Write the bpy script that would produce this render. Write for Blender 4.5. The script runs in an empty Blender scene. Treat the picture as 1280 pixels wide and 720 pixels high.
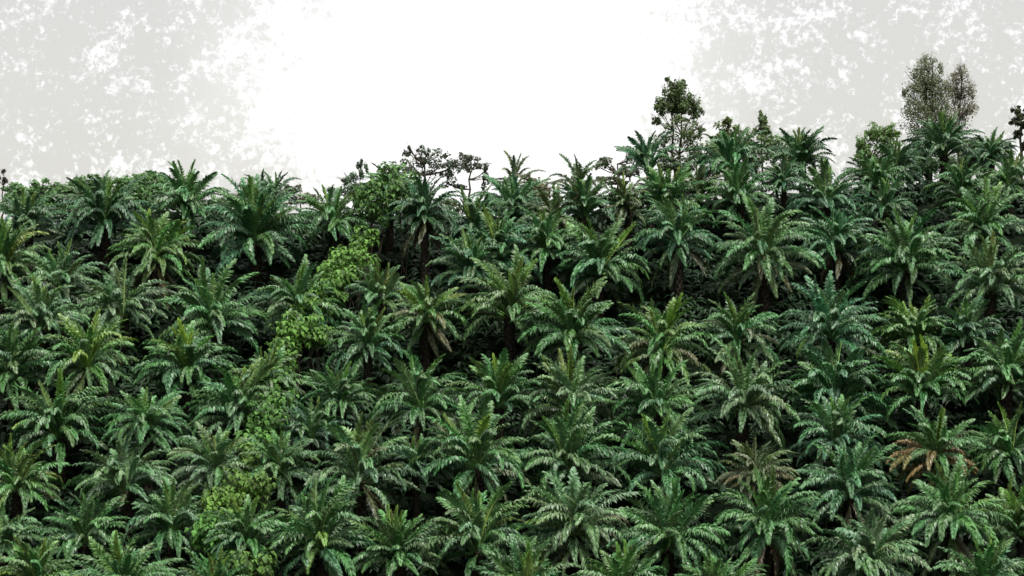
import bpy, math, random
from mathutils import Vector, Matrix, Euler
import numpy as np

random.seed(11)
SC = bpy.context.scene
COL = SC.collection
R = math.radians
F = 2388.0                      # focal length in photo pixels (1280 wide)
PITCH = -math.atan(75 / F)      # eye level falls on photo row 285

# ------------------------------------------------------------------ helpers
def ray(px, py):
    x, y, z = (px - 640) / F, 1.0, (360 - py) / F
    c, s = math.cos(PITCH), math.sin(PITCH)
    v = Vector((x, y * c - z * s, y * s + z * c))
    return v / v.y              # one metre of depth

CREST = [(-60, 1.2), (-45, 1.2), (-36, 1.2), (-20, 1.0), (-10, .9), (6, 1.2), (24, 2.8),
         (34, 3.6), (50, 5.0), (60, 5.8), (90, 6.2)]
def crest(x):
    if x <= CREST[0][0]: return CREST[0][1]
    for (a, za), (b, zb) in zip(CREST, CREST[1:]):
        if x <= b:
            t = (x - a) / (b - a); t = t * t * (3 - 2 * t)
            return za + (zb - za) * t
    return CREST[-1][1]
def ground(x, y):
    slope = -35.5 + .53 * (y - 165) + .9 * math.sin(x * .11 + 1) * math.sin(y * .07) + .5 * math.sin(x * .23 + y * .19)
    zc = crest(x)
    yc = 165 + (zc + 35.5) / .53
    top = zc - .10 * max(0, y - yc) - .0012 * max(0, y - yc) ** 2
    top = max(top, -52)
    k = 1.6
    m = min(slope, top)
    z = m - k * math.log(math.exp(-(slope - m) / k) + math.exp(-(top - m) / k)) + .0
    return max(z, -52.0) if y < 150 else z
def crest_y(x): return 165 + (crest(x) + 35.5) / .53

def tag(o, label=None, cat=None, group=None, kind=None):
    if label: o['label'] = label
    if cat: o['category'] = cat
    if group: o['group'] = group
    if kind: o['kind'] = kind
    return o

class MB:
    """collects faces for ONE mesh"""
    def __init__(s): s.v = []; s.f = []; s.m = []
    def face(s, pts, mat=0):
        n = len(s.v); s.v.extend(pts); s.f.append(tuple(range(n, n + len(pts)))); s.m.append(mat)
    def tube(s, pts, rad, n=6, mat=0, cap=True):
        rings = []
        for i, p in enumerate(pts):
            d = (pts[min(i + 1, len(pts) - 1)] - pts[max(i - 1, 0)]).normalized()
            a = Vector((0, 0, 1)) if abs(d.z) < .9 else Vector((1, 0, 0))
            u = d.cross(a).normalized(); w = d.cross(u)
            base = len(s.v)
            for k in range(n):
                t = 2 * math.pi * k / n
                s.v.append(p + (u * math.cos(t) + w * math.sin(t)) * rad[i])
            rings.append(base)
        for a, b in zip(rings, rings[1:]):
            for k in range(n):
                s.f.append((a + k, a + (k + 1) % n, b + (k + 1) % n, b + k)); s.m.append(mat)
        if cap:
            s.f.append(tuple(rings[-1] + k for k in range(n))); s.m.append(mat)
    def mesh(s, name, mats):
        me = bpy.data.meshes.new(name)
        me.from_pydata([tuple(p) for p in s.v], [], s.f)
        for m in mats: me.materials.append(m)
        if any(s.m): me.polygons.foreach_set('material_index', s.m)
        me.update()
        return me

def obj(name, mesh, parent=None, mat=None):
    o = bpy.data.objects.new(name, mesh); COL.objects.link(o)
    if parent: o.parent = parent
    return o
def empty(name, loc):
    o = bpy.data.objects.new(name, None); COL.objects.link(o); o.location = loc
    o.empty_display_size = .5
    return o

# ------------------------------------------------------------------ materials
def leaf_material(name, base, rough=.42, trans=.18, spec=.5, vary=.35, hue=.03, scale=.6):
    m = bpy.data.materials.new(name); m.use_nodes = True
    nt = m.node_tree; N = nt.nodes; L = nt.links; N.clear()
    out = N.new('ShaderNodeOutputMaterial')
    pr = N.new('ShaderNodeBsdfPrincipled'); tr = N.new('ShaderNodeBsdfTranslucent'); mx = N.new('ShaderNodeMixShader')
    oi = N.new('ShaderNodeObjectInfo'); geo = N.new('ShaderNodeNewGeometry')
    mul = N.new('ShaderNodeMix'); mul.data_type = 'RGBA'; mul.blend_type = 'MULTIPLY'; mul.inputs[0].default_value = 1
    mul.inputs[6].default_value = (*base, 1); L.new(oi.outputs['Color'], mul.inputs[7])
    noise = N.new('ShaderNodeTexNoise'); noise.inputs['Scale'].default_value = scale; noise.inputs['Detail'].default_value = 3
    L.new(geo.outputs['Position'], noise.inputs['Vector'])
    add = N.new('ShaderNodeMath'); add.operation = 'ADD'
    L.new(geo.outputs['Random Per Island'], add.inputs[0]); L.new(noise.outputs['Fac'], add.inputs[1])
    mr = N.new('ShaderNodeMapRange'); mr.inputs['From Min'].default_value = .3; mr.inputs['From Max'].default_value = 1.5
    mr.inputs['To Min'].default_value = 1 - vary; mr.inputs['To Max'].default_value = 1 + vary
    L.new(add.outputs[0], mr.inputs['Value'])
    hs = N.new('ShaderNodeHueSaturation'); L.new(mul.outputs[2], hs.inputs['Color']); L.new(mr.outputs[0], hs.inputs['Value'])
    h2 = N.new('ShaderNodeMapRange'); h2.inputs['To Min'].default_value = .5 - hue; h2.inputs['To Max'].default_value = .5 + hue
    L.new(oi.outputs['Random'], h2.inputs['Value']); L.new(h2.outputs[0], hs.inputs['Hue'])
    L.new(hs.outputs[0], pr.inputs['Base Color']); L.new(hs.outputs[0], tr.inputs['Color'])
    pr.inputs['Roughness'].default_value = rough; pr.inputs['Specular IOR Level'].default_value = spec
    mx.inputs[0].default_value = trans
    L.new(pr.outputs[0], mx.inputs[1]); L.new(tr.outputs[0], mx.inputs[2]); L.new(mx.outputs[0], out.inputs[0])
    return m

def rough_material(name, a, b, scale=3., rough=.9, bump=.4):
    m = bpy.data.materials.new(name); m.use_nodes = True
    nt = m.node_tree; N = nt.nodes; L = nt.links
    pr = N['Principled BSDF']; pr.inputs['Roughness'].default_value = rough; pr.inputs['Specular IOR Level'].default_value = .03
    geo = N.new('ShaderNodeNewGeometry')
    noise = N.new('ShaderNodeTexNoise'); noise.inputs['Scale'].default_value = scale; noise.inputs['Detail'].default_value = 8
    L.new(geo.outputs['Position'], noise.inputs['Vector'])
    cr = N.new('ShaderNodeValToRGB'); cr.color_ramp.elements[0].position = .35; cr.color_ramp.elements[1].position = .68
    cr.color_ramp.elements[0].color = (*a, 1); cr.color_ramp.elements[1].color = (*b, 1)
    L.new(noise.outputs['Fac'], cr.inputs[0]); L.new(cr.outputs[0], pr.inputs['Base Color'])
    bp = N.new('ShaderNodeBump'); bp.inputs['Strength'].default_value = bump; bp.inputs['Distance'].default_value = .3
    L.new(noise.outputs['Fac'], bp.inputs['Height']); L.new(bp.outputs[0], pr.inputs['Normal'])
    return m

M_FROND = leaf_material('palm_leaflets', (1, 1, 1), rough=.44, trans=.2, spec=.5, vary=.5, hue=.012)
M_RIB = leaf_material('palm_midrib', (1.7, 1.5, 1.3), rough=.5, trans=0, spec=.4, vary=.2)
M_CREEP = leaf_material('creeper_leaves', (1, 1, 1), rough=.55, trans=.3, spec=.25, vary=.75, hue=.02)
M_TREE = leaf_material('tree_leaves', (1.9, 1.85, 1.8), rough=.5, trans=.5, spec=.35, vary=.5, hue=.02)
M_TRUNK = rough_material('palm_trunk_bark', (.012, .011, .009), (.05, .042, .032), 4)
M_BARK = rough_material('tree_bark', (.03, .026, .02), (.09, .075, .06), 5)
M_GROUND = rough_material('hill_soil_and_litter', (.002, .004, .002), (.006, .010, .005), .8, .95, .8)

# ------------------------------------------------------------------ frond meshes
def frond_mesh(e0, bend, seed, L=5.0, pairs=72, fold=0., hang=1.0, leaf=.86, ragged=.0):
    rnd = random.Random(seed)
    S = 14
    pts = [Vector((.22 * math.cos(R(e0)), 0, .0))]; tang = []
    side = rnd.uniform(-.16, .16)
    for i in range(S):
        t = (i + .5) / S
        a = R(e0 - bend * t ** 1.7)
        yaw = side * t * t * 2
        d = Vector((math.cos(a) * math.cos(yaw), math.cos(a) * math.sin(yaw), math.sin(a)))
        tang.append(d); pts.append(pts[-1] + d * L / S)
    twist = rnd.uniform(-.5, .5)
    b = MB()
    b.tube(pts, [.075 * (1 - .82 * i / S) for i in range(S + 1)], 4, 1)
    for k in range(pairs):
        t = .15 + .85 * (k + .5) / pairs
        fi = min(t * S, S - .001); i = int(fi)
        p = pts[i].lerp(pts[i + 1], fi - i); d = tang[i]
        up0 = (Vector((0, 0, 1)) - d * d.z)
        if up0.length < .05: up0 = Vector((-1, 0, 0)) - d * -d.x
        up0.normalize(); sd0 = d.cross(up0).normalized()
        prof = min(1, .35 + (t - .15) * 2.6) * (1 - .5 * max(0, (t - .55) / .45) ** 2)
        for sgn in (-1, 1):
            if ragged and rnd.random() < ragged: continue
            tw = twist * t
            up = up0 * math.cos(tw) + sd0 * math.sin(tw); sd = (sd0 * math.cos(tw) - up0 * math.sin(tw)) * sgn
            le = leaf * prof * rnd.uniform(.8, 1.12)
            fwd = R(rnd.uniform(22, 38)) + t ** 3 * .75
            lift = R(rnd.choice((-8, 18, 38)) + rnd.uniform(-10, 10)) + fold
            d1 = d * math.sin(fwd) + (sd * math.cos(lift) + up * math.sin(lift)) * math.cos(fwd)
            d1.normalize()
            dr = R(rnd.uniform(40, 78)) * hang
            d2 = (d1 * math.cos(dr) + Vector((0, 0, -1)) * math.sin(dr)).normalized()
            w = .066 * rnd.uniform(.85, 1.25)
            wv = d1.cross(up.lerp(sd, rnd.uniform(-.3, .5)) if True else up)
            wv = wv.normalized() * w
            p1 = p + d1 * le * .5; p2 = p1 + d2 * le * .55
            n = len(b.v)
            b.v += [p - wv * .7, p + wv * .7, p1 + wv, p1 - wv, p2]
            b.f += [(n, n + 1, n + 2, n + 3), (n + 3, n + 2, n + 4)]; b.m += [0, 0]
    return b

CLASSES = {   # name: (start elevation, bend, fold, hang)
    'spear': (84, 14, .7, .25), 'young': (72, 42, .35, .55), 'inner': (59, 76, .15, .8), 'mid': (44, 100, .05, 1.),
    'outer': (26, 94, 0, 1.05), 'low': (0, 60, -.1, 1.1), 'skirt': (-42, 40, -.2, .9)}
FROND = {}
for ci, (c, (e, bd, fo, ha)) in enumerate(CLASSES.items()):
    FROND[c] = []
    for v in range(4):
        rr = random.Random(ci * 17 + v)
        b = frond_mesh(e + rr.uniform(-5, 5), bd * rr.uniform(.85, 1.2), ci * 31 + v, fold=fo, hang=ha,
                       leaf=.66 if c != 'spear' else .56, ragged=.0 if c != 'skirt' else .25,
                       L=5. * (rr.uniform(.92, 1.05) if c != 'spear' else .9))
        FROND[c].append(b.mesh('frond_' + c, [M_FROND, M_RIB]))

def trunk_mesh(seed):
    rnd = random.Random(seed); b = MB()
    H = 1.0; n = 12; rings = 14
    pts = []; prof = [.52, .44, .42, .42, .42, .43, .43, .44, .45, .46, .47, .5, .52, .34]
    base = 0
    for i in range(rings):
        z = i / (rings - 1)
        for k in range(n):
            a = 2 * math.pi * k / n + i * .3
            r = prof[i] * rnd.uniform(.9, 1.1)
            b.v.append(Vector((r * math.cos(a), r * math.sin(a), z)))
    for i in range(rings - 1):
        for k in range(n):
            b.f.append((i * n + k, i * n + (k + 1) % n, (i + 1) * n + (k + 1) % n, (i + 1) * n + k)); b.m.append(0)
    b.f.append(tuple((rings - 1) * n + k for k in range(n))); b.m.append(0)
    for j in range(90):       # stubs of cut leaf bases, spiralling up
        z = .06 + .9 * j / 90; a = j * 2.39996
        c, s = math.cos(a), math.sin(a); r = .43
        u = Vector((-s, c, 0)) * .12; o = Vector((c, s, 0))
        p = o * r * .9 + Vector((0, 0, z)); q = o * (r + rnd.uniform(.12, .24)) + Vector((0, 0, z + .05))
        dz = Vector((0, 0, .022))
        b.face([p - u, p + u, q + u * .7, q - u * .7]); b.face([q - u * .7, q + u * .7, p + u - dz, p - u - dz])
    return b.mesh('palm_trunk', [M_TRUNK])
TRUNKS = [trunk_mesh(s) for s in range(3)]

# frond colours (albedo)
GREEN = {'g': (.054, .138, .047), 'd': (.036, .098, .045), 'b': (.046, .132, .058), 'y': (.068, .150, .040),
         'p': (.080, .158, .068), 'o': (.066, .102, .041)}
def mixc(a, b, t): return tuple(x + (y - x) * t for x, y in zip(a, b))
YEL, OLIVE, BROWN, ORANGE, TAN = (.15, .25, .03), (.062, .064, .026), (.085, .058, .032), (.17, .13, .04), (.13, .105, .062)

N_PALM = 0
def place(px, py, H):
    """foot and crown heart of a palm seen at (px,py): walks the sight line into the hill"""
    d = ray(px, py)
    y = 140.0
    while y < 300:
        p = d * y
        if y > crest_y(p.x) + 4 or p.z <= ground(p.x, y) + H: break
        y += .1
    p = d * y
    return Vector((p.x, y, min(ground(p.x, y), p.z - 2.0))), p

def palm(px, py, rad, col='g', style='full', label='', group='oil palms planted over the hillside', yellow=0, brown=0, orange=0,
         spear=.5, n=None, H=5.6, depth=None, name='oil_palm', droop=0., reach=1.):
    global N_PALM
    N_PALM += 1
    rnd = random.Random(N_PALM * 101)
    H = H * rnd.uniform(.9, 1.12)
    if depth is None: g, h = place(px, py, H)
    else:
        h = ray(px, py) * depth; g = Vector((h.x, h.y, min(ground(h.x, h.y), h.z - 2)))
    root = empty(name, g)
    tag(root, label, 'palm', group)
    s = rad / F * h.y / 3.66 * reach * rnd.uniform(.92, 1.1)
    tk = obj('trunk', rnd.choice(TRUNKS), root)
    lean = Vector((rnd.uniform(-.4, .4), rnd.uniform(-.5, .2), 0))
    hh = h - g
    up = (hh + Vector((0, 0, .0))).normalized()
    tk.scale = (s * .95, s * .95, hh.length + .1); tk.rotation_euler = up.to_track_quat('Z', 'Y').to_euler()
    tk.rotation_euler.rotate_axis('Z', rnd.uniform(0, 6))
    base = GREEN[col]
    base = mixc(base, (.04, .11, .046), rnd.uniform(0, .35))
    n = n or rnd.randint(56, 72)
    # share of the fronds in each age class
    mix = {'full': (3, 8, 11, 12, 9, 3, 0), 'upright': (4, 12, 12, 8, 3, 0, 0), 'skirt': (2, 7, 9, 10, 9, 6, 4), 'flat': (2, 5, 10, 13, 10, 3, 0),
           'sparse': (2, 5, 6, 4, 3, 1, 1), 'narrow': (5, 14, 12, 5, 2, 1, 0)}[style]
    tot = sum(mix); seq = []
    for c, w in zip(CLASSES, mix): seq += [c] * max(1 if w else 0, round(w * n / tot))
    tiltx, tilty = rnd.gauss(0, 8), rnd.gauss(-3, 7)
    yel = set(rnd.sample([i for i, c in enumerate(seq) if c in ('young', 'inner', 'mid')], min(yellow, 6))) if yellow else set()
    lows = [i for i, c in enumerate(seq) if c in ('mid', 'outer', 'low')]
    br = set(rnd.sample(lows, min(brown, len(lows))))
    az0 = rnd.uniform(0, 360)
    for i, c in enumerate(seq):
        az = az0 + i * 137.508 + rnd.uniform(-14, 14)
        fr = obj('frond', rnd.choice(FROND[c]), root)
        age = i / len(seq)
        k = mixc(base, YEL, .0)
        if c == 'spear': k = mixc(base, YEL, spear * rnd.uniform(.5, 1.2))
        elif c == 'young': k = mixc(base, YEL, spear * rnd.uniform(0, .5))
        elif c in ('inner', 'mid'): k = mixc(base, YEL, rnd.uniform(0, .14))
        elif c == 'low': k = mixc(base, OLIVE, rnd.uniform(.0, .45))
        elif c == 'skirt': k = mixc(mixc(base, OLIVE, .6), BROWN, rnd.uniform(0, .75)); fr.name = 'withered_frond'
        if i in yel: k = mixc(base, YEL, rnd.uniform(.35, .85))
        if i in br: k = mixc(base, TAN if rnd.random() < .5 else BROWN, rnd.uniform(.25, .75))
        if orange and c in ('mid', 'outer', 'low', 'skirt') and math.sin(R(az)) < .5 and (math.cos(R(az)) < -.15 or (math.cos(R(az)) > .35 and rnd.random() < .7)) and rnd.random() < .75:
            k = mixc(ORANGE, BROWN, rnd.uniform(0, .5)); fr['label'] = 'orange-brown dead frond'
        fr.color = (*[v * rnd.uniform(.85, 1.15) for v in k], 1)
        sc = s * rnd.uniform(.78, 1.12) * (1 - .12 * droop)
        if c == 'skirt': sc *= .85
        elif c == 'low': sc *= .9
        fr.scale = (sc, sc * rnd.choice((-1, 1)), sc)
        fr.location = hh + Vector((0, 0, .15 - .5 * age)) * s + Vector((rnd.uniform(-.12, .12), rnd.uniform(-.12, .12), 0))
        q = Euler((R(tiltx + rnd.gauss(0, 5)), R(tilty + rnd.gauss(0, 5)), 0)).to_matrix() @ Matrix.Rotation(R(az), 3, 'Z') @ Matrix.Rotation(R(rnd.gauss(0, 7) + droop * 8), 3, 'Y') @ Matrix.Rotation(R(rnd.gauss(0, 10)), 3, 'X')
        fr.rotation_euler = q.to_euler()
    return root

# ------------------------------------------------------------------ broadleaf trees
def leaf_face(b, p, nrm, size, rnd, long=1.5, mat=0):
    a = Vector((rnd.gauss(0, 1), rnd.gauss(0, 1), rnd.gauss(0, 1)))
    u = nrm.cross(a)
    if u.length < 1e-3: return
    u.normalize(); w = nrm.cross(u).normalized()
    L = size * long * .5; W = size * .5
    droop = Vector((0, 0, -.25 * size))
    b.face([p - u * L, p - u * L * .1 + w * W, p + u * L + droop, p - u * L * .1 - w * W], mat)

def clump_leaves(b, c, r, n, size, rnd, shell=.45, updown=.6, long=1.5):
    """leaves through an uneven ellipsoid: c centre, r (rx,ry,rz)"""
    subs = []
    for _ in range(max(6, n // 30)):
        v = Vector((rnd.gauss(0, 1), rnd.gauss(0, 1), rnd.gauss(0, 1))).normalized() * rnd.uniform(.3, 1.12)
        subs.append((v, rnd.uniform(.26, .5)))
    for _ in range(n):
        v, q = rnd.choice(subs)
        d = Vector((rnd.gauss(0, 1), rnd.gauss(0, 1), rnd.gauss(0, 1))).normalized() * rnd.uniform(shell, 1) * q
        w = v + d
        p = c + Vector((w.x * r[0], w.y * r[1], w.z * r[2]))
        nrm = (d.normalized() * .6 + Vector((0, 0, updown)) + Vector((rnd.gauss(0, .4), rnd.gauss(0, .4), rnd.gauss(0, .4)))).normalized()
        leaf_face(b, p, nrm, size * rnd.uniform(.6, 1.3), rnd, long)

def tree(name, label, cat, foot_px, clumps, depth_back, leaf=.3, dens=1., col=(.04, .07, .03), trunks=None, trunk_r=.16, group=None, seed=1, bare=0, y=None):
    """clumps: (px, py, rx, ry[, density]) ellipses as sized in the photo, at a depth behind the crest; the crown is as deep as it is wide"""
    rnd = random.Random(seed)
    d0 = ray(*foot_px)
    if y is None:
        y = crest_y(d0.x * 230) + depth_back
    g = d0 * y; g.z = min(ground(g.x, y), g.z)
    root = empty(name, g); tag(root, label, cat, group)
    mpp = y / F
    b = MB(); t = MB()
    tops = []
    for cl in clumps:
        px, py, rx, ry = cl[:4]; de = cl[4] if len(cl) > 4 else 1
        dy = rnd.uniform(-.5, .5) * rx * mpp
        c = ray(px, py) * (y + dy) - g
        rr = (rx * mpp, rx * mpp * .9, ry * mpp)
        n = int(dens * de * 26 * (rr[0] * rr[2]) / (leaf * leaf * 1.0) * .95) + 40
        clump_leaves(b, c, rr, n, leaf, rnd)
        tops.append((c, rr))
    lines = trunks or [(foot_px[0], clumps[0][1])]
    ends = []
    for (tx, ty) in lines:
        e = ray(tx, ty) * y - g
        st = Vector((e.x * .6, 0, -.3))
        pts = [st.lerp(e, i / 6) + Vector((rnd.gauss(0, .12), rnd.gauss(0, .12), 0)) * (i > 0) for i in range(7)]
        t.tube(pts, [trunk_r * (1.15 - .75 * i / 6) for i in range(7)], 6)
        ends.append(pts)
    for c, rr in tops:        # limbs reach into every clump
        pts = min(ends, key=lambda P: (P[-1] - c).length)
        cand = [p for p in pts if p.z < c.z - .1] or [pts[2]]
        st = cand[-1]
        for k in range(3 + bare):
            tip = c + Vector((rnd.uniform(-.8, .8) * rr[0], rnd.uniform(-.8, .8) * rr[1], rnd.uniform(-.3, .9) * rr[2]))
            mid = st.lerp(tip, .5) + Vector((rnd.gauss(0, .15), rnd.gauss(0, .15), -.1 * (tip - st).length))
            t.tube([st, st.lerp(mid, .6), mid.lerp(tip, .3), tip], [trunk_r * .42, trunk_r * .34, trunk_r * .24, trunk_r * .08], 4)
            for q in range(2 + bare):
                tw = tip + Vector((rnd.gauss(0, .35) * rr[0], rnd.gauss(0, .35) * rr[1], rnd.uniform(-.1, .6) * rr[2]))
                t.tube([mid.lerp(tip, rnd.uniform(.2, .9)), tw], [trunk_r * .14, trunk_r * .05], 3)
    obj('trunk', t.mesh('tree_trunk', [M_BARK]), root)
    cr = obj('crown', b.mesh('tree_crown', [M_TREE]), root); cr.color = (*col, 1)
    return root

# ------------------------------------------------------------------ creepers
def creeper(label, spots, col, seed, leaf=.46, H=5.2, lift=1.0, pull=3.0):
    """a climbing creeper: (px,py,rx,ry) mounds it has grown over; hangs over the palms, stems run down to the soil"""
    rnd = random.Random(seed)
    b = MB(); stems = []; root = None
    for (px, py, rx, ry) in spots:
        g, h = place(px, py, H)
        h = h + Vector((0, -pull, 0)) * 1.0
        h = ray(px, py) * h.y
        g = Vector((h.x, h.y, ground(h.x, h.y)))
        if root is None:
            root = empty('creeper', g); tag(root, label, 'creeper', 'creepers climbing over palms'); g0 = g
        mpp = h.y / F
        rr = (rx * mpp, rx * mpp * .9, ry * mpp)
        c = h - g0
        n = int(7.5 * rr[0] * rr[2] / (leaf * leaf) * 4.2) + 30
        lobes = []
        for _ in range(max(7, n // 30)):
            v = Vector((rnd.gauss(0, 1), rnd.gauss(-.3, 1), rnd.gauss(0, 1))).normalized() * rnd.uniform(.45, 1.1)
            lobes.append((Vector((v.x * rr[0], v.y * rr[1], v.z * rr[2])) + c, rnd.uniform(.5, .95)))
        for _ in range(n):
            lc, q = rnd.choice(lobes)
            d = Vector((rnd.gauss(0, 1), rnd.gauss(-.2, 1), rnd.gauss(.35, 1))).normalized()
            p = lc + d * q * rnd.uniform(.75, 1.05)
            nrm = (d + Vector((0, 0, .7)) + Vector((rnd.gauss(0, .3), rnd.gauss(0, .3), rnd.gauss(0, .3)))).normalized()
            # broad leaf: folded along its vein, tip hanging
            u = Vector((d.x, d.y, -.55)).normalized(); u = (u - nrm * u.dot(nrm)).normalized(); w = nrm.cross(u)
            L = leaf * rnd.uniform(.45, 1.6); W = L * .42; fo = nrm * W * .3
            k = len(b.v)
            b.v += [p, p + u * L * .35 + w * W + fo, p + u * L - nrm * L * .25, p + u * L * .35 - w * W + fo, p + u * L * .4]
            b.f += [(k, k + 1, k + 2, k + 4), (k, k + 4, k + 2, k + 3)]; b.m += [0, 0]
        gl = g - g0
        for _ in range(4):
            top = c + Vector((rnd.uniform(-.5, .5) * rr[0], rnd.uniform(-.5, .5) * rr[1], -.2 * rr[2]))
            ft = Vector((gl.x + rnd.uniform(-.5, .5), gl.y + rnd.uniform(-.4, .4), gl.z - .2))
            pts = [ft.lerp(top, i / 5) + Vector((rnd.gauss(0, .15), rnd.gauss(0, .15), 0)) for i in range(6)]
            st = MB(); st.tube(pts, [.05] * 6, 4); stems.append(st)
    f = obj('foliage', b.mesh('creeper_foliage', [M_CREEP]), root); f.color = (*col, 1)
    for st in stems: obj('stem', st.mesh('creeper_stem', [M_BARK]), root)
    return root

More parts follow.
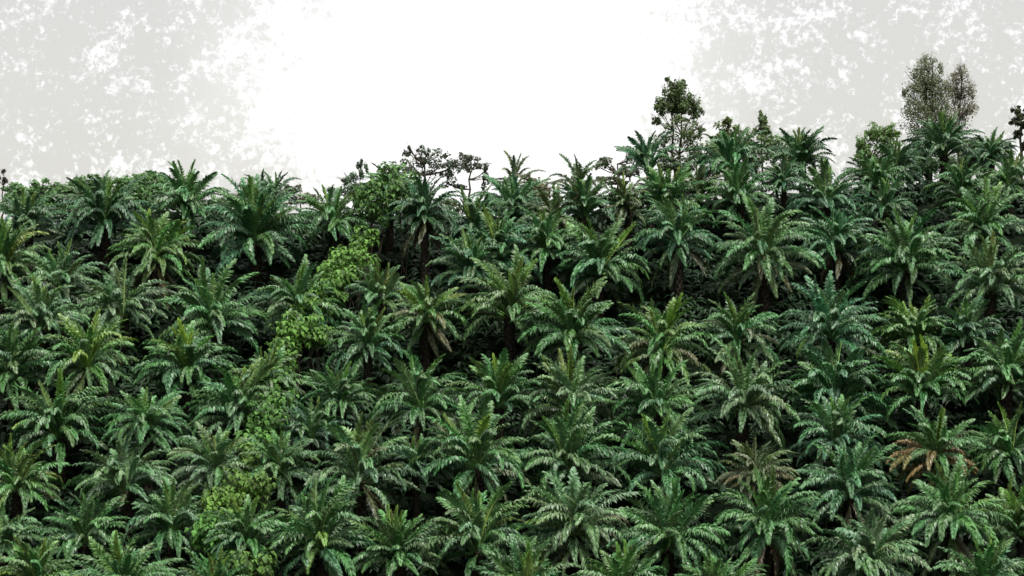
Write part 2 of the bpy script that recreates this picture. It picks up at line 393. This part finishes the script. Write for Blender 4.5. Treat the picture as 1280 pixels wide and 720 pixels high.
# ------------------------------------------------------------------ the palms: (x, y of the heart, half width, colour, habit, label, extras)
P = [
 # along the skyline
 (36, 290, 43, 'd', 'full', 'dark palm under the low bushes at the far left end of the ridge', {}),
 (131, 281, 52, 'd', 'flat', 'dark umbrella-shaped palm on the ridge over a black hollow, before rounded bushes', {}),
 (232, 268, 50, 'g', 'flat', 'ridge palm with two long bare spears pointing into the grey sky', dict(spear=.2)),
 (340, 258, 44, 'd', 'sparse', 'ragged dark palm silhouetted on the ridge behind the tallest left-hand ridge palm', dict(n=26)),
 (320, 303, 56, 'b', 'upright', 'tall blue-green ridge palm in front of the ragged silhouetted palm', {}),
 (418, 283, 50, 'g', 'flat', 'wide arching palm on the ridge just uphill of the brightest creeper mound', dict(droop=.6)),
 (487, 250, 40, 'g', 'skirt', 'tall palm overgrown by a yellow-green creeper cap, beside the bare dark ridge trees', dict(H=7.5)),
 (531, 272, 44, 'd', 'skirt', 'near-black palm with thick trunk and hanging fronds under the bare dark tree', dict(H=8, spear=.1)),
 (594, 290, 42, 'd', 'full', 'dark palm below the small arching silhouetted tree', {}),
 (640, 268, 44, 'b', 'full', 'blue-green ridge palm left of the round brown bush', {}),
 (625, 322, 50, 'b', 'full', 'bluish palm one row downhill of the ridge, below the silhouetted spiky palm', {}),
 (730, 271, 47, 'd', 'upright', 'grey-green vase-shaped palm under the thin twiggy dead palm', {}),
 (835, 262, 46, 'g', 'upright', 'bright upright palm at the foot of the slim two-stemmed tree', {}),
 (912, 211, 46, 'b', 'full', 'blue-green palm raised on a bare trunk against the sky, beside the two-stemmed tree', dict(H=6.5)),
 (925, 256, 45, 'g', 'full', 'palm in the row below the raised sky-line palm, uphill of the brown-skirted one', {}),
 (1003, 207, 44, 'd', 'upright', 'dark upright ridge palm midway between the two-stemmed tree and the tallest tree', {}),
 (1092, 232, 40, 'g', 'upright', 'upright palm with a curled dry spear in front of the light green bush', {}),
 (1180, 194, 42, 'd', 'upright', 'dark upright palm standing at the foot of the tallest tree', {}),
 (1033, 258, 45, 'b', 'full', 'silvery palm uphill of the deep teal palm, below the gap of pale sky', {}),
 (1108, 266, 40, 'd', 'full', 'small dark palm below the light green bush', {}),
 (1202, 243, 45, 'g', 'full', 'fan-shaped palm just downhill of the tallest tree', {}),
 (1262, 232, 44, 'g', 'flat', 'arching palm near the thin clumpy tree at the frame edge', dict(droop=.7)),
 (1120, 215, 36, 'd', 'full', 'dark low palm squeezed between the light green bush and the tallest tree', {}),
 (980, 232, 34, 'd', 'full', 'half-hidden dark palm under the pointed ridge trees', {}),
 (1240, 200, 34, 'd', 'flat', 'small flat palm on the ridge right of the tallest tree', {}),
 (785, 262, 40, 'o', 'flat', 'dull olive palm filling the dip below the low twiggy bush', {}),
 (690, 285, 38, 'o', 'flat', 'dull dark palm below the round brown bush', {}),
 (875, 245, 38, 'o', 'flat', 'dark olive palm between the two-stemmed tree and the raised palm', {}),
 # upper slope
 (5, 338, 46, 'y', 'full', 'yellow-hearted palm cut by the frame edge, below the ridge', dict(yellow=4)),
 (195, 327, 46, 'y', 'skirt', 'palm with a yellow leaf in its heart over dense hanging fronds, below the ridge', dict(yellow=5)),
 (78, 366, 44, 'p', 'full', 'pale feathery palm downhill of the dark ridge hollow', {}),
 (155, 395, 56, 'p', 'flat', 'palm with a clear pale fan of spears, downhill of the yellow-leaved palm', dict(spear=.3)),
 (268, 410, 60, 'g', 'flat', 'wide fan palm left of the brightest creeper mound', dict(spear=.3)),
 (375, 392, 46, 'g', 'flat', 'palm partly smothered at the foot of the brightest creeper mound', {}),
 (478, 380, 40, 'p', 'upright', 'pale curling palm just right of the brightest creeper mound', {}),
 (748, 343, 56, 'g', 'flat', 'palm with one bright green spear, below the grey-green vase-shaped palm', dict(spear=.9)),
 (848, 303, 50, 'b', 'skirt', 'tall blue-green palm with a long grey skirt reaching down to a black gap', dict(H=7.5)),
 (955, 322, 54, 'g', 'skirt', 'large palm with a broad brown skirt of withered fronds', dict(brown=6, H=7.5)),
 (1047, 311, 44, 'b', 'skirt', 'deep teal narrow palm beside the large brown-skirted palm', dict(spear=.1)),
 (1132, 338, 58, 'g', 'full', 'big symmetrical green palm on the upper slope under the small dark palm', dict(spear=.4)),
 (1232, 296, 48, 'g', 'full', 'palm over a dark hollow with its trunk showing, below the ridge fan palm', dict(yellow=2)),
 (1238, 364, 56, 'p', 'full', 'leaning pale palm downhill of the dark hollow near the frame edge', {}),
 (590, 345, 44, 'd', 'full', 'shaded palm in the dark gully beside the near-black trunk', {}),
 (685, 320, 44, 'g', 'flat', 'flat-topped palm wedged below the dull dark palm of the ridge', {}),
 # middle slope
 (50, 412, 48, 'p', 'full', 'pale tangled palm uphill of the tall-speared palm at the frame edge', {}),
 (17, 474, 56, 'g', 'upright', 'tall-speared palm at the frame edge on the middle slope', dict(spear=.3)),
 (110, 459, 56, 'y', 'skirt', 'palm with a broad yellow-green frond and olive skirt on the middle slope', dict(yellow=4)),
 (235, 470, 54, 'g', 'flat', 'palm with a glowing yellow-green heart below the wide fan palm', dict(spear=1.2)),
 (338, 486, 42, 'p', 'full', 'light palm with creeper on its crown, middle of the long creeper trail', {}),
 (460, 438, 46, 'g', 'full', 'glossy green palm beside a black gap, right of the creeper trail', {}),
 (533, 402, 44, 'y', 'skirt', 'yellow-brown tinted palm below the near-black trunk', dict(brown=6, yellow=3)),
 (637, 393, 52, 'y', 'full', 'yellow-green palm downhill of the shaded gully palm', dict(yellow=2)),
 (720, 425, 57, 'g', 'full', 'dense bushy green palm uphill of the black gully at mid slope', {}),
 (828, 440, 54, 'y', 'skirt', 'palm yellowing in the heart with brown lower fronds, below the grey-skirted palm', dict(brown=10, yellow=3)),
 (922, 427, 48, 'g', 'skirt', 'dark green palm with brownish rim, uphill of the pale star-shaped palm', dict(brown=7)),
 (1038, 424, 58, 'b', 'full', 'large blue-green palm with one yellow frond, mid slope below the teal palm', dict(yellow=1, spear=.2)),
 (1142, 426, 46, 'y', 'flat', 'low light-tipped palm below the big symmetrical palm', {}),
 (1212, 425, 42, 'd', 'flat', 'shadowy palm below the leaning pale palm', {}),
 # lower middle slope
 (75, 546, 56, 'g', 'flat', 'palm with a single yellow-green leaf, below the olive-skirted palm', dict(yellow=1)),
 (185, 537, 50, 'g', 'flat', 'flat spreading palm below the glowing-hearted palm', {}),
 (297, 525, 52, 'g', 'flat', 'palm with a bright V of spears left of the lower creeper column', dict(spear=.7)),
 (427, 510, 44, 'g', 'full', 'compact palm with one straight spear beside the long creeper trail', dict(spear=.3)),
 (527, 511, 52, 'g', 'skirt', 'tall palm with curling top and black trunk hollow beneath', dict(H=7)),
 (623, 509, 52, 'g', 'upright', 'palm with a bright yellow-green spear right of the curling-topped palm', dict(spear=1.)),
 (715, 513, 56, 'p', 'full', 'pale olive palm downhill of the dense bushy palm', {}),
 (820, 517, 54, 'g', 'full', 'glossy many-armed palm between the pale olive palm and the star-shaped palm', dict(spear=.2)),
 (928, 512, 60, 'p', 'full', 'pale star-shaped palm, the clearest whole crown on the slope', dict(spear=.15, n=46)),
 (1047, 500, 54, 'b', 'flat', 'palm with pale curved fronds right of the star-shaped palm', dict(yellow=1)),
 (1152, 495, 50, 'g', 'upright', 'palm with bright green upright spears over a dark hollow, uphill of the orange-fronded palm', dict(spear=1., yellow=3)),
 (1258, 478, 56, 'g', 'flat', 'broad palm with long level fronds near the frame edge, mid slope', dict(droop=.4)),
 (1045, 557, 50, 'b', 'full', 'bushy blue-green palm uphill of the big dark teal palm', {}),
 (390, 548, 38, 'd', 'flat', 'low shaded palm in the black gap below the compact palm', {}),
 # lower slope
 (22, 614, 50, 'y', 'full', 'yellowing palm at the frame edge on the lower slope', dict(yellow=6, brown=5)),
 (160, 613, 54, 'p', 'flat', 'grey-green fan palm below the flat spreading palm', dict(spear=.1)),
 (268, 592, 50, 'p', 'full', 'pale palm with teal side frond below the bright V of spears', {}),
 (350, 592, 48, 'g', 'full', 'palm with creeper hanging beside it, left of the tall drooping palm', {}),
 (450, 601, 62, 'p', 'skirt', 'tall drooping palm with a leaning bare trunk, lower slope', dict(H=7.5, brown=4)),
 (597, 585, 64, 'g', 'skirt', 'large palm with radiating lower fronds right of the leaning-trunk palm', dict(yellow=2)),
 (715, 590, 62, 'g', 'full', 'palm with pale level lower fronds beside the yellow-speared palm', dict(spear=.3)),
 (830, 592, 62, 'b', 'full', 'blue-green palm with one yellow-green spear, left of the small tan palm', dict(spear=.8)),
 (945, 600, 42, 'o', 'flat', 'small dull tan-green palm half buried between larger crowns', dict(brown=12, spear=0)),
 (1062, 622, 62, 'b', 'skirt', 'big dark teal palm over a black hollow, left of the orange-fronded palm', dict(spear=.2)),
 (1170, 574, 50, 'g', 'skirt', 'green palm with drooping orange-brown dead fronds', dict(orange=1)),
 (1265, 571, 56, 'g', 'flat', 'arching palm with dark trunk right of the orange-fronded palm', dict(droop=.7)),
 (520, 590, 34, 'd', 'flat', 'small shaded palm in the hollow below the curling-topped palm', {}),
 # foot of the picture
 (4, 684, 44, 'p', 'flat', 'grey palm in the lower left corner above the yellow-green bush-like crown', {}),
 (105, 680, 54, 'g', 'full', 'palm with one dark spear below the grey-green fan palm', dict(spear=.1)),
 (215, 664, 54, 'g', 'full', 'palm with a yellowed side frond left of the lowest creeper clump', dict(yellow=2)),
 (308, 684, 48, 'g', 'full', 'palm right of the lowest creeper clump', {}),
 (402, 688, 64, 'g', 'full', 'broad bushy palm below the tall drooping palm', dict(yellow=2, spear=.3)),
 (500, 707, 52, 'g', 'upright', 'vase-shaped palm on the bottom edge between two broad bushy palms', dict(spear=.5)),
 (598, 688, 62, 'g', 'full', 'broad bushy palm with one bent pale spear below the radiating palm', dict(yellow=3)),
 (722, 670, 64, 'p', 'skirt', 'large palm with olive lower fronds below the level-fronded palm', dict(brown=4, yellow=1, spear=.1)),
 (835, 685, 58, 'g', 'full', 'palm with two stout spears below the blue-green yellow-speared palm', dict(spear=.2)),
 (957, 665, 62, 'g', 'skirt', 'tall-spired palm downhill of the small tan palm', dict(brown=4, spear=.2)),
 (1085, 714, 58, 'p', 'full', 'pale feathery crown on the bottom edge below the big dark teal palm', dict(spear=.1)),
 (1190, 658, 64, 'g', 'skirt', 'full green palm directly downhill of the orange-fronded palm', dict(yellow=2, spear=.4)),
 (1278, 668, 48, 'y', 'full', 'half-visible palm in the lower right corner of the slope', dict(yellow=1)),
 (48, 735, 54, 'y', 'full', 'yellow-green crown tip in the lower left corner', dict(yellow=4)),
 (160, 745, 54, 'g', 'full', 'crown tip on the bottom edge below the one dark spear palm', {}),
 (265, 748, 50, 'g', 'full', 'crown tip on the bottom edge under the lowest creeper clump', {}),
 (655, 752, 56, 'g', 'full', 'crown tip on the bottom edge between the bent-spear palm and the olive-fronded palm', {}),
 (780, 756, 56, 'g', 'full', 'crown tip on the bottom edge below the two-speared palm', {}),
 (905, 762, 56, 'g', 'full', 'crown tip on the bottom edge below the tall-spired palm', {}),
 (1235, 748, 56, 'g', 'full', 'crown tip on the bottom edge near the lower right corner', {}),
]
for px, py, rad, col, style, label, kw in P:
    palm(px, py, rad * (.88 if py < 275 else 1), col, style, label, **kw)

# dry and dead palms standing against the sky
DRY = 'dry palms on the skyline'
def dry(px, py, rad, label, n=16, depth=228, style='sparse'):
    return palm(px, py, rad, 'o', style, label, DRY, brown=10, spear=0, n=n, depth=depth, name='dry_palm')
dry(643, 232, 34, 'spiky dry palm silhouetted left of the round brown bush', 16)
dry(722, 235, 38, 'thin twiggy dead palm silhouetted over the vase-shaped palm', 14)
palm(813, 212, 36, 'b', 'narrow', 'narrow column-like dark palm left of the two-stemmed tree', 'oil palms planted over the hillside', n=34, depth=232, spear=.1)

# ------------------------------------------------------------------ creepers
creeper('brightest yellow-green creeper mound, spilling down the upper slope', [(456, 298, 16, 14), (442, 320, 25, 20), (424, 340, 24, 20), (405, 360, 26, 22), (388, 382, 26, 24), (396, 410, 16, 26), (368, 415, 20, 20), (352, 440, 20, 20)], (.058, .15, .026), 3)
creeper('yellow-green creeper capping the tall ridge palm', [(487, 224, 30, 20), (470, 252, 22, 26), (505, 250, 20, 28)], (.05, .115, .026), 4, H=7.6)
creeper('yellow-green creeper trail climbing over the light palm at mid slope', [(346, 466, 18, 16), (350, 484, 18, 16), (343, 504, 20, 16), (332, 526, 24, 18), (322, 550, 20, 18)], (.056, .142, .028), 5)
creeper('creeper hanging in a narrow strip beside the lower slope palm', [(316, 576, 18, 20), (304, 600, 18, 18), (328, 612, 14, 24)], (.055, .13, .024), 6)
creeper('small creeper clump with star-like top above the lowest clump', [(278, 628, 30, 22)], (.065, .15, .022), 7)
creeper('lowest creeper clump, pale yellow-green, near the bottom edge', [(262, 668, 24, 32)], (.075, .165, .03), 8)
creeper('low creeper patch with a yellow leaf on the bottom edge', [(312, 705, 24, 22)], (.065, .135, .026), 9)

# ------------------------------------------------------------------ trees on the ridge
TG = 'trees along the skyline'
tree('bare_tree', 'dark open-crowned tree on the skyline right of the creeper-capped palm', 'tree', (530, 268),
     [(520, 206, 20, 13, .4), (548, 198, 17, 13, .4), (502, 210, 15, 12, .4), (542, 222, 22, 9, .25), (509, 188, 6, 10, .5), (530, 188, 10, 8, .4), (562, 214, 11, 11, .4)], 2, .24, 1, (.036, .05, .032),
     trunks=[(532, 205)], trunk_r=.26, group=TG, seed=2, bare=0)
tree('bare_tree', 'small arching dark tree with a hole of sky under its crown', 'tree', (590, 275),
     [(572, 204, 14, 9, .5), (592, 206, 16, 9, .55), (608, 222, 8, 15, .45), (566, 232, 14, 5, .8), (582, 196, 12, 8, .5)], 3, .24, 1, (.036, .046, .032),
     trunks=[(588, 212)], trunk_r=.22, group=TG, seed=3, bare=0)
tree('round_bush', 'round brown-green bush in the dip of the skyline', 'bush', (674, 275), [(672, 243, 22, 22, 1.1), (660, 225, 10, 10, .5)], 2, .32, 1.2, (.05, .048, .026), seed=4, group=TG)
tree('twiggy_bush', 'low twiggy bush with sky showing through, left of the narrow dark palm', 'bush', (772, 255),
     [(752, 205, 12, 9, .6), (778, 214, 18, 12, .6), (768, 224, 22, 6, .6), (790, 200, 10, 12, .5)], 2, .28, 1, (.045, .06, .035), seed=5, bare=3, group=TG, trunk_r=.2)
tree('slim_tree', 'tall slim tree with two bare stems and a ragged pointed crown', 'tree', (847, 250),
     [(843, 118, 15, 15, 1.), (830, 131, 13, 11, 1.1), (863, 128, 13, 13, 1.), (836, 103, 5, 9, .7), (850, 108, 7, 8, .7), (871, 143, 8, 11, .8), (822, 148, 10, 8, .6), (850, 136, 20, 10, .8), (850, 152, 20, 8, .35), (862, 172, 16, 16, .45), (830, 185, 13, 20, .4), (868, 195, 18, 16, .7), (848, 205, 18, 12, .5), (876, 160, 7, 9, .4), (846, 122, 22, 20, .25), (848, 110, 10, 13, .5), (848, 165, 26, 18, .2), (838, 205, 14, 16, .4)],
     4, .24, 1, (.05, .075, .03), trunks=[(840, 112), (852, 118)], trunk_r=.2, group=TG, seed=6, bare=1)
tree('pointed_tree', 'pointed tree behind the raised skyline palm', 'tree', (908, 230), [(908, 152, 7, 10), (908, 166, 14, 14), (905, 185, 22, 16), (890, 190, 12, 12, .7)], 7, .3, 1, (.055, .085, .03), group=TG, seed=7)
tree('pointed_tree', 'pointed tree with pale bush around its foot, right of the raised skyline palm', 'tree', (953, 235), [(953, 150, 7, 10), (954, 164, 13, 13), (942, 182, 22, 16), (966, 185, 16, 18), (935, 205, 22, 14)], 7, .3, 1, (.06, .085, .036), group=TG, seed=8)
tree('light_green_bush', 'light green rounded bush beneath the tallest tree', 'bush', (1095, 250), [(1094, 168, 16, 12, .8), (1112, 163, 14, 11, .8), (1080, 188, 12, 22, .8), (1106, 182, 20, 14, .8), (1098, 208, 24, 18)], 5, .26, 1.0, (.06, .105, .032), group=TG, seed=9)
tree('tall_tree', 'tallest tree on the skyline, dense and brownish green', 'tree', (1160, 240),
     [(1160, 80, 12, 13, .8), (1147, 93, 13, 14, .7), (1170, 96, 10, 16, .7), (1150, 110, 18, 18, .8), (1167, 118, 16, 20, .8), (1146, 134, 18, 18, .7), (1166, 142, 20, 20, .8), (1150, 160, 24, 18, .7), (1132, 126, 8, 14, .4), (1182, 152, 16, 18, .6), (1138, 108, 8, 10, .5), (1160, 100, 22, 28, .5), (1158, 138, 28, 30, .5), (1182, 120, 10, 22, .5)],
     8, .17, .46, (.07, .088, .05), trunks=[(1160, 90), (1166, 120)], trunk_r=.24, group=TG, seed=10)
tree('tall_tree', 'thin-leaved brownish tree leaning against the tallest one', 'tree', (1190, 240),
     [(1200, 92, 12, 14, .7), (1208, 112, 13, 18, .65), (1195, 120, 13, 20, .55), (1212, 134, 10, 16, .5), (1198, 148, 16, 14, .5), (1188, 108, 10, 16, .45), (1202, 125, 18, 34, .4), (1190, 150, 22, 20, .5)],
     9, .16, .4, (.088, .09, .06), trunks=[(1202, 100)], trunk_r=.18, group=TG, seed=11, bare=2)
tree('clumpy_tree', 'thin dark tree with separate leaf clumps cut by the frame edge', 'tree', (1276, 235),
     [(1275, 138, 9, 8, 1.4), (1270, 150, 9, 6, 1.4), (1283, 155, 10, 9, 1.3), (1271, 167, 7, 6, 1.), (1282, 180, 8, 8, 1)], 4, .32, 1.2, (.035, .05, .026), trunks=[(1277, 140)], trunk_r=.24, group=TG, seed=12)
tree('leafy_bush', 'leafy dark bush on the ridge behind the umbrella-shaped palm', 'bush', (112, 290), [(92, 236, 20, 12), (112, 230, 18, 12), (130, 228, 16, 12), (112, 250, 42, 18)], 4, .36, 1.2, (.045, .085, .032), group=TG, seed=13)
tree('leafy_bush', 'widest leafy bush of the ridge, left of the two bare spears', 'bush', (180, 290), [(158, 230, 18, 12), (178, 224, 22, 12), (202, 234, 18, 13), (180, 250, 44, 20), (214, 252, 20, 16)], 5, .36, 1.2, (.05, .095, .03), group=TG, seed=14)
tree('leafy_bush', 'low leafy bush at the far left end of the skyline', 'bush', (45, 295), [(18, 242, 20, 12), (40, 238, 16, 11), (64, 238, 18, 12), (40, 258, 46, 18)], 4, .36, 1.2, (.055, .1, .035), group=TG, seed=15)
tree('dry_shrub', 'tiny dry shrub sticking up at the far left edge', 'bush', (3, 260), [(2, 222, 7, 9, .9)], 3, .28, 1, (.05, .045, .03), group=TG, seed=16, bare=2, trunk_r=.12)
tree('grey_shrub', 'grey-green shrub on the skyline left of the creeper-capped palm', 'bush', (450, 275), [(432, 222, 12, 10, .6), (452, 214, 7, 16, .6), (440, 238, 22, 14, .8), (412, 240, 14, 7, .5)], 3, .28, 1, (.05, .075, .045), group=TG, seed=17, bare=2, trunk_r=.14)
tree('dry_shrub', 'brownish scrub below the sky gap between the two dark silhouetted trees', 'bush', (560, 290), [(556, 262, 26, 12, .9), (610, 262, 26, 12, .9)], 2, .32, 1, (.045, .05, .028), group=TG, seed=18)
tree('dry_shrub', 'brown scrub on the ridge right of the grey-green vase-shaped palm', 'bush', (790, 275), [(770, 246, 24, 9, .9), (810, 250, 26, 10, .9), (745, 252, 16, 9, .8)], 2, .32, 1, (.055, .052, .03), group=TG, seed=19)
tree('leafy_bush', 'dark leafy bush right of the tallest tree', 'bush', (1240, 240), [(1232, 185, 18, 10), (1252, 190, 16, 12), (1225, 205, 20, 14)], 5, .32, 1.1, (.04, .07, .032), group=TG, seed=20)
tree('leafy_bush', 'dark leafy bush hiding the foot of the tallest tree', 'bush', (1150, 250), [(1150, 192, 22, 16), (1140, 212, 24, 18), (1168, 206, 20, 16)], 6, .3, 1.1, (.045, .085, .036), group=TG, seed=22)
tree('leafy_bush', 'grey-green bush at the foot of the thin-leaved brownish tree', 'bush', (1208, 250), [(1205, 182, 18, 14, .9), (1215, 200, 20, 14), (1196, 208, 20, 14)], 6, .3, 1.1, (.05, .08, .042), group=TG, seed=23)
tree('dry_shrub', 'dark scrub on the ridge right of the ragged silhouetted palm', 'bush', (375, 285), [(362, 236, 14, 8, .7), (385, 250, 20, 10, .8), (290, 246, 18, 8, .8), (308, 234, 8, 9, .6)], 3, .3, 1, (.045, .05, .03), group=TG, seed=21, bare=1, trunk_r=.12)

# ------------------------------------------------------------------ terrain: one sheet, fine on the hill and coarse to the horizon
def axis(lo, hi, step, far):
    a = list(np.arange(lo, hi + .01, step)); s = step
    out = [];
    x = a[-1]
    while x < far: s *= 1.5; x += s; out.append(x)
    s = step; x = a[0]; neg = []
    while x > -far: s *= 1.5; x -= s; neg.append(x)
    return list(reversed(neg)) + a + out
xs = axis(-75, 75, 1.5, 5000); ys = axis(120, 300, 1.5, 5000)
rnd = random.Random(5)
vs = [(x, y, ground(x, y) + rnd.uniform(-.15, .15)) for y in ys for x in xs]
W = len(xs)
fs = [(j * W + i, j * W + i + 1, (j + 1) * W + i + 1, (j + 1) * W + i) for j in range(len(ys) - 1) for i in range(W - 1)]
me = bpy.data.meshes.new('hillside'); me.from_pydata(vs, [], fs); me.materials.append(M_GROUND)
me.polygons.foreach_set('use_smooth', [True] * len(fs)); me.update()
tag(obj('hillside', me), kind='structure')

# undergrowth: ferns and weeds too many to count
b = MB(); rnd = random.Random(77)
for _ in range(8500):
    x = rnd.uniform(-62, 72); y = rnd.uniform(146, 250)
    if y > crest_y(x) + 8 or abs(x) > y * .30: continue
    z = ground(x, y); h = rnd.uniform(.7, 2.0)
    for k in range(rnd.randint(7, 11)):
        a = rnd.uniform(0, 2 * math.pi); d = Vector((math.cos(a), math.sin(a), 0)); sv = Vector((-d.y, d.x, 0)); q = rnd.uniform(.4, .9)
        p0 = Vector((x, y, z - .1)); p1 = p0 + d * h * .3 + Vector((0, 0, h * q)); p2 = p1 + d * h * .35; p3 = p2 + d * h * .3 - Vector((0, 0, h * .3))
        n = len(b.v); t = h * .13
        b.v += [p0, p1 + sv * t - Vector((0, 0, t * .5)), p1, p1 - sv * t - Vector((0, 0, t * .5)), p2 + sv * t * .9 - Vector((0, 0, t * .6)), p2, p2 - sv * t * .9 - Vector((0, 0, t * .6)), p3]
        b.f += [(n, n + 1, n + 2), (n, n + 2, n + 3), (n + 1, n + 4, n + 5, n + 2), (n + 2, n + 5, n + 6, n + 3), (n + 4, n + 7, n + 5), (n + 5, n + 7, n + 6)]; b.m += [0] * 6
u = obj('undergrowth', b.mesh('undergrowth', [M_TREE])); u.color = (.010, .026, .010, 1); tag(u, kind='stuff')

# ------------------------------------------------------------------ camera, sky, sun
cam = bpy.data.cameras.new('camera'); co = bpy.data.objects.new('camera', cam); COL.objects.link(co)
cam.sensor_width = 36; cam.lens = F / 1280 * 36; cam.clip_start = .5; cam.clip_end = 20000
co.rotation_euler = (math.pi / 2 + PITCH, 0, 0)
SC.camera = co

SUN_EL, SUN_AZ = R(62), R(150)      # azimuth from +Y (the view) towards +X
w = bpy.data.worlds.new('World'); SC.world = w; w.use_nodes = True
nt = w.node_tree; N = nt.nodes; L = nt.links; N.clear()
out = N.new('ShaderNodeOutputWorld')
sky = N.new('ShaderNodeTexSky'); sky.sky_type = 'NISHITA'; sky.sun_disc = False
sky.sun_elevation = SUN_EL; sky.sun_rotation = SUN_AZ
bg = N.new('ShaderNodeBackground'); bg.inputs['Strength'].default_value = .06; L.new(sky.outputs[0], bg.inputs[0])
tc = N.new('ShaderNodeTexCoord')
def math_node(op, a=None, b=None, c=None):
    m = N.new('ShaderNodeMath'); m.operation = op
    for i, v in enumerate((a, b, c)):
        if v is None: continue
        if isinstance(v, (int, float)): m.inputs[i].default_value = v
        else: L.new(v, m.inputs[i])
    return m.outputs[0]
def noise(scale, detail, rough=.6):
    n = N.new('ShaderNodeTexNoise'); n.inputs['Scale'].default_value = scale; n.inputs['Detail'].default_value = detail
    n.inputs['Roughness'].default_value = rough; L.new(tc.outputs['Generated'], n.inputs['Vector']); return n.outputs['Fac']
dot = N.new('ShaderNodeVectorMath'); dot.operation = 'DOT_PRODUCT'
L.new(tc.outputs['Generated'], dot.inputs[0])
gd = ray(600, 90).normalized(); dot.inputs[1].default_value = gd
ang = math_node('ARCCOSINE', dot.outputs['Value'])            # angle from the glare behind the cloud
glare = N.new('ShaderNodeMapRange'); glare.interpolation_type = 'SMOOTHSTEP'
glare.inputs['From Min'].default_value = 90 / F; glare.inputs['From Max'].default_value = 420 / F
glare.inputs['To Min'].default_value = .26; glare.inputs['To Max'].default_value = -.030
wob = math_node('MULTIPLY_ADD', noise(11, 3), 260 / F, -75 / F)
ang = math_node('ADD', ang, wob)
L.new(ang, glare.inputs['Value'])
mixn = math_node('ADD', math_node('MULTIPLY', noise(52, 4), .38), math_node('MULTIPLY', noise(260, 8, .74), .62))
cl = math_node('ADD', mixn, glare.outputs[0])
edge = N.new('ShaderNodeMapRange'); edge.inputs['From Min'].default_value = .487; edge.inputs['From Max'].default_value = .575
L.new(cl, edge.inputs['Value'])
cm = N.new('ShaderNodeMix'); cm.data_type = 'RGBA'
cm.inputs[6].default_value = (.52, .513, .50, 1); cm.inputs[7].default_value = (.28, .28, .28, 1); L.new(edge.outputs[0], cm.inputs[0])
gr = N.new('ShaderNodeMapRange'); gr.interpolation_type = 'SMOOTHSTEP'
gr.inputs['From Min'].default_value = 160 / F; gr.inputs['From Max'].default_value = 500 / F
gr.inputs['To Min'].default_value = 0.231; gr.inputs['To Max'].default_value = 0.179; L.new(ang, gr.inputs['Value'])
gm = N.new('ShaderNodeCombineColor'); L.new(gr.outputs[0], gm.inputs[0]); L.new(math_node('MULTIPLY', gr.outputs[0], .988), gm.inputs[1]); L.new(math_node('MULTIPLY', gr.outputs[0], .945), gm.inputs[2])
L.new(gm.outputs[0], cm.inputs[6])
# overcast sky: brighter overhead
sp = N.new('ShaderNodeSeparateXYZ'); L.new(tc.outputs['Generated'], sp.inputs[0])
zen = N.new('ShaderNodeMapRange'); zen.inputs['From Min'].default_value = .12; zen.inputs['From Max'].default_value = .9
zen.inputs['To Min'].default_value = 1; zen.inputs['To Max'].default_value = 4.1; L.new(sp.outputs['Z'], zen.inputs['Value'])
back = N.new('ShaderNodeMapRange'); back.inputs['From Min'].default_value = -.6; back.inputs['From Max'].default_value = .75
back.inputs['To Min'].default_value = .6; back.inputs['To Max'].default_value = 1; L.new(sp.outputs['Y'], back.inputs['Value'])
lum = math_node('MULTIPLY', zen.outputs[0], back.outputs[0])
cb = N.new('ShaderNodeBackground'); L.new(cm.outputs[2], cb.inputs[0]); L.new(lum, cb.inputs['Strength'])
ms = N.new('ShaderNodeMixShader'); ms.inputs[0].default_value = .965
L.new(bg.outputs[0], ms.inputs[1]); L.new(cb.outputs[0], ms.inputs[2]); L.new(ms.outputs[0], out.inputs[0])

sl = bpy.data.lights.new('sun', 'SUN'); sl.energy = 1.5; sl.angle = R(12); sl.color = (1, .96, .9)
so = bpy.data.objects.new('sun', sl); COL.objects.link(so)
sd = Vector((math.sin(SUN_AZ) * math.cos(SUN_EL), math.cos(SUN_AZ) * math.cos(SUN_EL), math.sin(SUN_EL)))
so.rotation_euler = sd.to_track_quat('Z', 'Y').to_euler(); so.location = (0, 100, 80)

vs_ = SC.view_settings; vs_.view_transform = 'Standard'; vs_.look = 'None'; vs_.gamma = 1; vs_.use_curve_mapping = False; vs_.exposure = 2.02
SC.cycles.max_bounces = 6; SC.cycles.diffuse_bounces = 3; SC.cycles.glossy_bounces = 2; SC.cycles.transmission_bounces = 3
